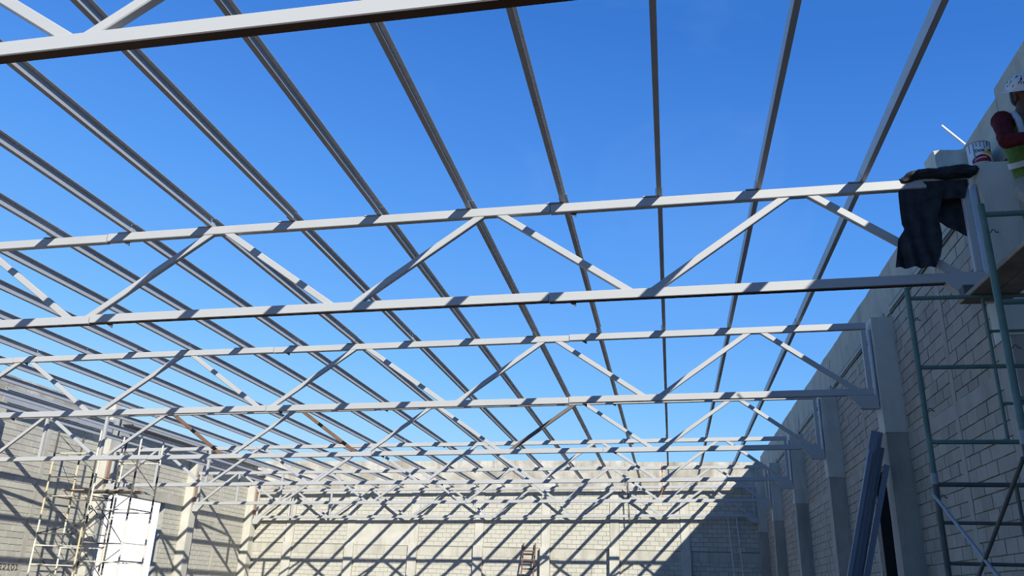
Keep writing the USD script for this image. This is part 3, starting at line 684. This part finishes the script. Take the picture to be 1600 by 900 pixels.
# ------------------------------------------------------------------ the worker
def limb(chain):
    """union of tapered bones; chain: [(point, radius), ...] lists"""
    out = None
    for bone in chain:
        for (a, ra), (b, rb) in zip(bone[:-1], bone[1:]):
            h = m3.Manifold.batch_hull([m3.Manifold.sphere(ra, 20).translate(tuple(a)), m3.Manifold.sphere(rb, 20).translate(tuple(b))])
            out = h if out is None else out + h
    return out
def finish(man, edge=0.02, it=6):
    m = man.refine_to_length(edge).to_mesh()
    tm = trimesh.Trimesh(np.array(m.vert_properties[:, :3]), np.array(m.tri_verts), process=True)
    trimesh.smoothing.filter_taubin(tm, iterations=it)
    return np.array(tm.vertices), np.array(tm.faces)
PT = -2.19                                   # top of the planks
A = lambda *p: np.array(p, float)
pel, chest, neck, head = A(0.60, 6.92, -1.70), A(0.50, 6.76, -1.33), A(0.50, 6.69, -1.125), A(0.545, 6.67, -0.965)
shN, shF = A(0.315, 6.66, -1.205), A(0.69, 6.74, -1.20)                # right shoulder (left in the picture) and left shoulder
elN, elF = A(0.255, 6.50, -1.50), A(0.80, 6.62, -1.47)
wrN, wrF = A(0.40, 6.31, -1.57), A(0.62, 6.40, -1.58)
hipN, hipF = A(0.50, 6.90, -1.74), A(0.70, 6.94, -1.74)
knN, knF = A(0.53, 6.56, PT + 0.075), A(0.79, 6.62, PT + 0.075)
anN, anF = A(0.57, 6.98, PT + 0.07), A(0.84, 7.04, PT + 0.07)
toN, toF = A(0.58, 7.08, PT + 0.04), A(0.85, 7.14, PT + 0.04)
def hand(w, d, side, curl):
    """palm and five separate, bent fingers; d: pointing direction, side: across the knuckles, curl: where the fingers close to"""
    d, side, curl = (np.array(x, float) / np.linalg.norm(x) for x in (d, side, curl))
    palm = w + d * 0.085
    bones = [[(w, 0.026), (w + d * 0.03, 0.028), (palm, 0.026)]]
    for k, ln in enumerate((0.072, 0.080, 0.075, 0.060)):
        kn = palm + side * (k - 1.5) * 0.021
        bones.append([(w + d * 0.03 + side * (k - 1.5) * 0.012, 0.014), (kn, 0.0115)])
        p1 = kn + (d * 0.8 + curl * 0.6) * ln * 0.45; p2 = p1 + (d * 0.1 + curl) * ln * 0.33; p3 = p2 + (-d * 0.6 + curl * 0.8) * ln * 0.24
        bones.append([(kn, 0.0100), (p1, 0.0095), (p2, 0.0088), (p3, 0.0078)])
    th = w + d * 0.025 - side * 0.026
    p1 = th + (-side * 0.7 + d * 0.6) * 0.035; p2 = p1 + (d * 0.6 + curl * 0.7) * 0.030; p3 = p2 + (d * 0.4 + curl * 0.8 + side * 0.3) * 0.024
    bones.append([(th, 0.015), (p1, 0.0118), (p2, 0.0105), (p3, 0.0088)])
    return bones
hdir = A(0.42, -0.78, -0.42); hdir /= np.linalg.norm(hdir)             # where the face looks
hup = A(-0.22, -0.25, 0.90); hup -= hdir * (hup @ hdir); hup /= np.linalg.norm(hup)
hsd = np.cross(hup, hdir)
def hp(f, s, u): return head + hdir * f + hsd * s + hup * u
bones = [[(pel, 0.13), (0.5 * (pel + chest), 0.125), (chest, 0.14), (0.4 * chest + 0.6 * neck, 0.09)],
         [(chest, 0.10), (shN, 0.062)], [(chest, 0.10), (shF, 0.062)], [(neck + (chest - neck) * .2, 0.058), (neck, 0.055), (head - hup * 0.03, 0.056)],
         [(shN, 0.055), (elN, 0.042), (wrN, 0.028)], [(shF, 0.055), (elF, 0.042), (wrF, 0.028)],
         [(pel, 0.12), (hipN, 0.098), (knN, 0.062)], [(pel, 0.12), (hipF, 0.098), (knF, 0.062)],
         [(knN, 0.060), (knN + (anN - knN) * .35, 0.060), (anN, 0.042), (toN, 0.036)], [(knF, 0.060), (knF + (anF - knF) * .35, 0.060), (anF, 0.042), (toF, 0.036)],
         [(hp(-0.015, 0, 0.035), 0.092), (hp(0.02, 0, 0.02), 0.086)], [(hp(0.03, 0, -0.03), 0.066), (hp(0.055, 0, -0.085), 0.034)],
         [(hp(0.03, 0.028, -0.06), 0.045), (hp(0.03, -0.028, -0.06), 0.045)], [(hp(0.098, 0, 0.012), 0.013), (hp(0.112, 0, -0.028), 0.016)],
         [(hp(0.085, 0.03, 0.030), 0.016), (hp(0.085, -0.03, 0.030), 0.016)], [(hp(0.088, 0.018, -0.062), 0.012), (hp(0.088, -0.018, -0.062), 0.012)],
         [(hp(-0.01, 0.088, 0.005), 0.016), (hp(-0.01, 0.09, -0.03), 0.013)], [(hp(-0.01, -0.088, 0.005), 0.016), (hp(-0.01, -0.09, -0.03), 0.013)]]
bones += hand(wrN, wrN - elN, (0.1, -0.5, 0.85), (0.6, 0.6, -0.3)) + hand(wrF, wrF - elF, (0.1, 0.4, -0.9), (-0.5, 0.6, 0.3))
t = Thing("person", "person in scuffed white helmet, dark red sleeves and green vest kneeling on planks", "person", base=(0.62, 6.8, PT))
body = t.part("body", finish(limb(bones), 0.012, 5), M["skin"], smooth=True)
up = 0.014
shirt = limb([[(pel + A(0, 0, 0.05), 0.13 + up), (0.5 * (pel + chest), 0.125 + up), (chest, 0.14 + up), (0.6 * chest + 0.4 * neck, 0.09 + up)], [(chest, 0.10 + up), (shN, 0.066 + up)], [(chest, 0.10 + up), (shF, 0.066 + up)],
              [(shN, 0.060 + up), (elN, 0.048 + up), (elN + (wrN - elN) * 0.92, 0.032 + up)], [(shF, 0.060 + up), (elF, 0.048 + up), (elF + (wrF - elF) * 0.92, 0.032 + up)]])
def cloth(man, edge, amp, seed):
    v, f = finish(man, edge, 6)
    n = trimesh.Trimesh(v, f, process=False).vertex_normals
    return v + n * ((meshkit.fbm(v * 16, 3, seed) - 0.5) * amp)[:, None], f
t.part("shirt", cloth(shirt, 0.018, 0.022, 1), M["sleeve"], smooth=True, label="dark red long-sleeved shirt")
vest = limb([[(pel + A(0, -0.02, 0.10), 0.135 + 2 * up), (0.5 * (pel + chest), 0.125 + 2 * up), (chest, 0.142 + 2 * up)], [(chest, 0.11 + 2 * up), (0.35 * chest + 0.65 * shN + A(0, 0, .012), 0.066 + 2 * up)], [(chest, 0.11 + 2 * up), (0.35 * chest + 0.65 * shF + A(0, 0, .012), 0.066 + 2 * up)]])
t.part("vest", cloth(vest, 0.02, 0.016, 2), M["vest"], smooth=True, label="green safety vest")
ax = (chest - pel) / np.linalg.norm(chest - pel)
def band(c, r, w=0.05):
    """reflective strip around the trunk"""
    h = m3.Manifold.cylinder(w, r, r, 40, True).to_mesh(); h = np.array(h.vert_properties[:, :3]), np.array(h.tri_verts)
    s = np.cross(ax, [0, 1, 0]); s /= np.linalg.norm(s); u = np.cross(ax, s)
    return c + h[0][:, :1] * s + h[0][:, 1:2] * u * 1.0 + h[0][:, 2:] * ax, h[1]
t.part("reflective_band", band(0.5 * (pel + chest), 0.166), M["silver"])
for s_ in (shN, shF):
    p = 0.45 * chest + 0.55 * s_
    t.part("reflective_strap", path_tube([p + A(0.0, -0.165, -0.20), p + A(0.0, -0.165, -0.10), p + A(0.0, -0.145, 0.0), p + A(0.0, -0.095, 0.08), p + A(0.0, -0.02, 0.115), p + A(0, 0.07, 0.09)], 0.026, 8), M["silver"])
trous = limb([[(pel + A(0, 0, 0.06), 0.13 + up), (pel, 0.132 + up)], [(pel, 0.122 + up), (hipN, 0.10 + up), (knN, 0.062 + up * .8)], [(pel, 0.122 + up), (hipF, 0.10 + up), (knF, 0.062 + up * .8)],
              [(knN, 0.060 + up * .8), (anN + A(0, -0.03, .0), 0.046 + up)], [(knF, 0.060 + up * .8), (anF + A(0, -0.03, .0), 0.046 + up)]])
t.part("trousers", cloth(trous, 0.02, 0.02, 3), M["jeans"], smooth=True)
for a_, t_ in ((anN, toN), (anF, toF)):
    t.part("boot", finish(limb([[(a_ + A(0, -0.02, 0.0), 0.056), (a_, 0.056), (t_, 0.048), (t_ + A(0, 0.02, -0.0), 0.036)]]), 0.02), M["boot"], smooth=True)
t.part("hair", finish(limb([[(hp(-0.04, 0, 0.02), 0.088), (hp(-0.05, 0, -0.03), 0.075)]]), 0.02), M["hair"], smooth=True)
for s_ in (-0.032, 0.032):
    e_ = trimesh.creation.icosphere(2, 0.011); t.part("eye", (np.array(e_.vertices) + hp(0.097, s_, 0.008), np.array(e_.faces)), M["ink"])
# helmet: dome, brim with a peak, ridge
dome = []
for i in range(13):
    th = i / 12 * math.pi / 2
    dome.append((0.128 * math.cos(th) ** 0.8, 0.118 * math.sin(th)))
prof = [(0.0, 0.0)] + dome[:1] + dome[1:]
prof = [(0.122, -0.004), (0.148, -0.010), (0.150, -0.004), (0.130, 0.010)] + [(r, 0.010 + z) for r, z in dome[1:-1]] + [(0.0, 0.128), (0.0, 0.121)] + [(max(r - 0.005, 0.0), 0.004 + z) for r, z in dome[-2:0:-1]] + [(0.122, -0.004)]
hm = trimesh.creation.revolve(np.array(prof), sections=48)
v = np.array(hm.vertices); ang = np.arctan2(v[:, 1], v[:, 0]); rad = np.hypot(v[:, 0], v[:, 1])
peak = np.clip(np.cos(ang), 0, 1) ** 3 * (rad > 0.131) * (v[:, 2] < 0.0)
v[:, 0] = v[:, 0] * 1.12 + 0.045 * peak; v[:, 2] -= 0.012 * peak
hc = head + hup * 0.052 - hdir * 0.010
t.part("helmet", (hc + v[:, :1] * hdir + v[:, 1:2] * hsd + v[:, 2:] * hup, np.array(hm.faces)), M["helmet"], smooth=35, label="scuffed white hard hat")
rs = np.random.default_rng(5)
for k in range(46):                           # scuffs and scrawls on the shell
    az, el = rs.uniform(-2.9, 0.9), rs.uniform(0.15, 1.2)
    if k % 2: az = rs.uniform(-1.9, 0.2)
    def on(a_, e_):
        r_, z_ = 0.1285 * math.cos(e_) ** 0.8, 0.010 + 0.1185 * math.sin(e_)
        return hc + hdir * r_ * math.cos(a_) * 1.12 + hsd * r_ * math.sin(a_) + hup * z_
    da, de = rs.uniform(-0.10, 0.10), rs.uniform(-0.16, 0.16)
    t.part("scuff_mark", path_tube([on(az, el), on(az + da * .5, min(el + de * .5, 1.4)), on(az + da, min(el + de, 1.4))], 0.0032, 4), M["ink"])
t = Thing("tan_rope", "thick tan rope looped in the kneeling worker's hands", "rope", base=(0.4, 6.25, -1.9))
t.part("hanging_end", path_tube([(0.44, 6.24, -1.50), (0.38, 6.21, -1.50), (0.335, 6.20, -1.53), (0.31, 6.19, -1.60), (0.32, 6.19, -1.70), (0.345, 6.19, -1.80), (0.33, 6.19, -1.90), (0.30, 6.20, -1.98), (0.31, 6.20, -2.06), (0.36, 6.21, -2.11), (0.46, 6.23, -2.122)], 0.016, 8), M["rope"])
t.part("loop", path_tube([(0.50, 6.26, -1.54), (0.44, 6.22, -1.47), (0.39, 6.20, -1.46), (0.345, 6.19, -1.50), (0.355, 6.18, -1.60), (0.40, 6.17, -1.70), (0.46, 6.18, -1.76), (0.52, 6.20, -1.74), (0.56, 6.23, -1.66), (0.55, 6.26, -1.58)], 0.016, 8), M["rope"])
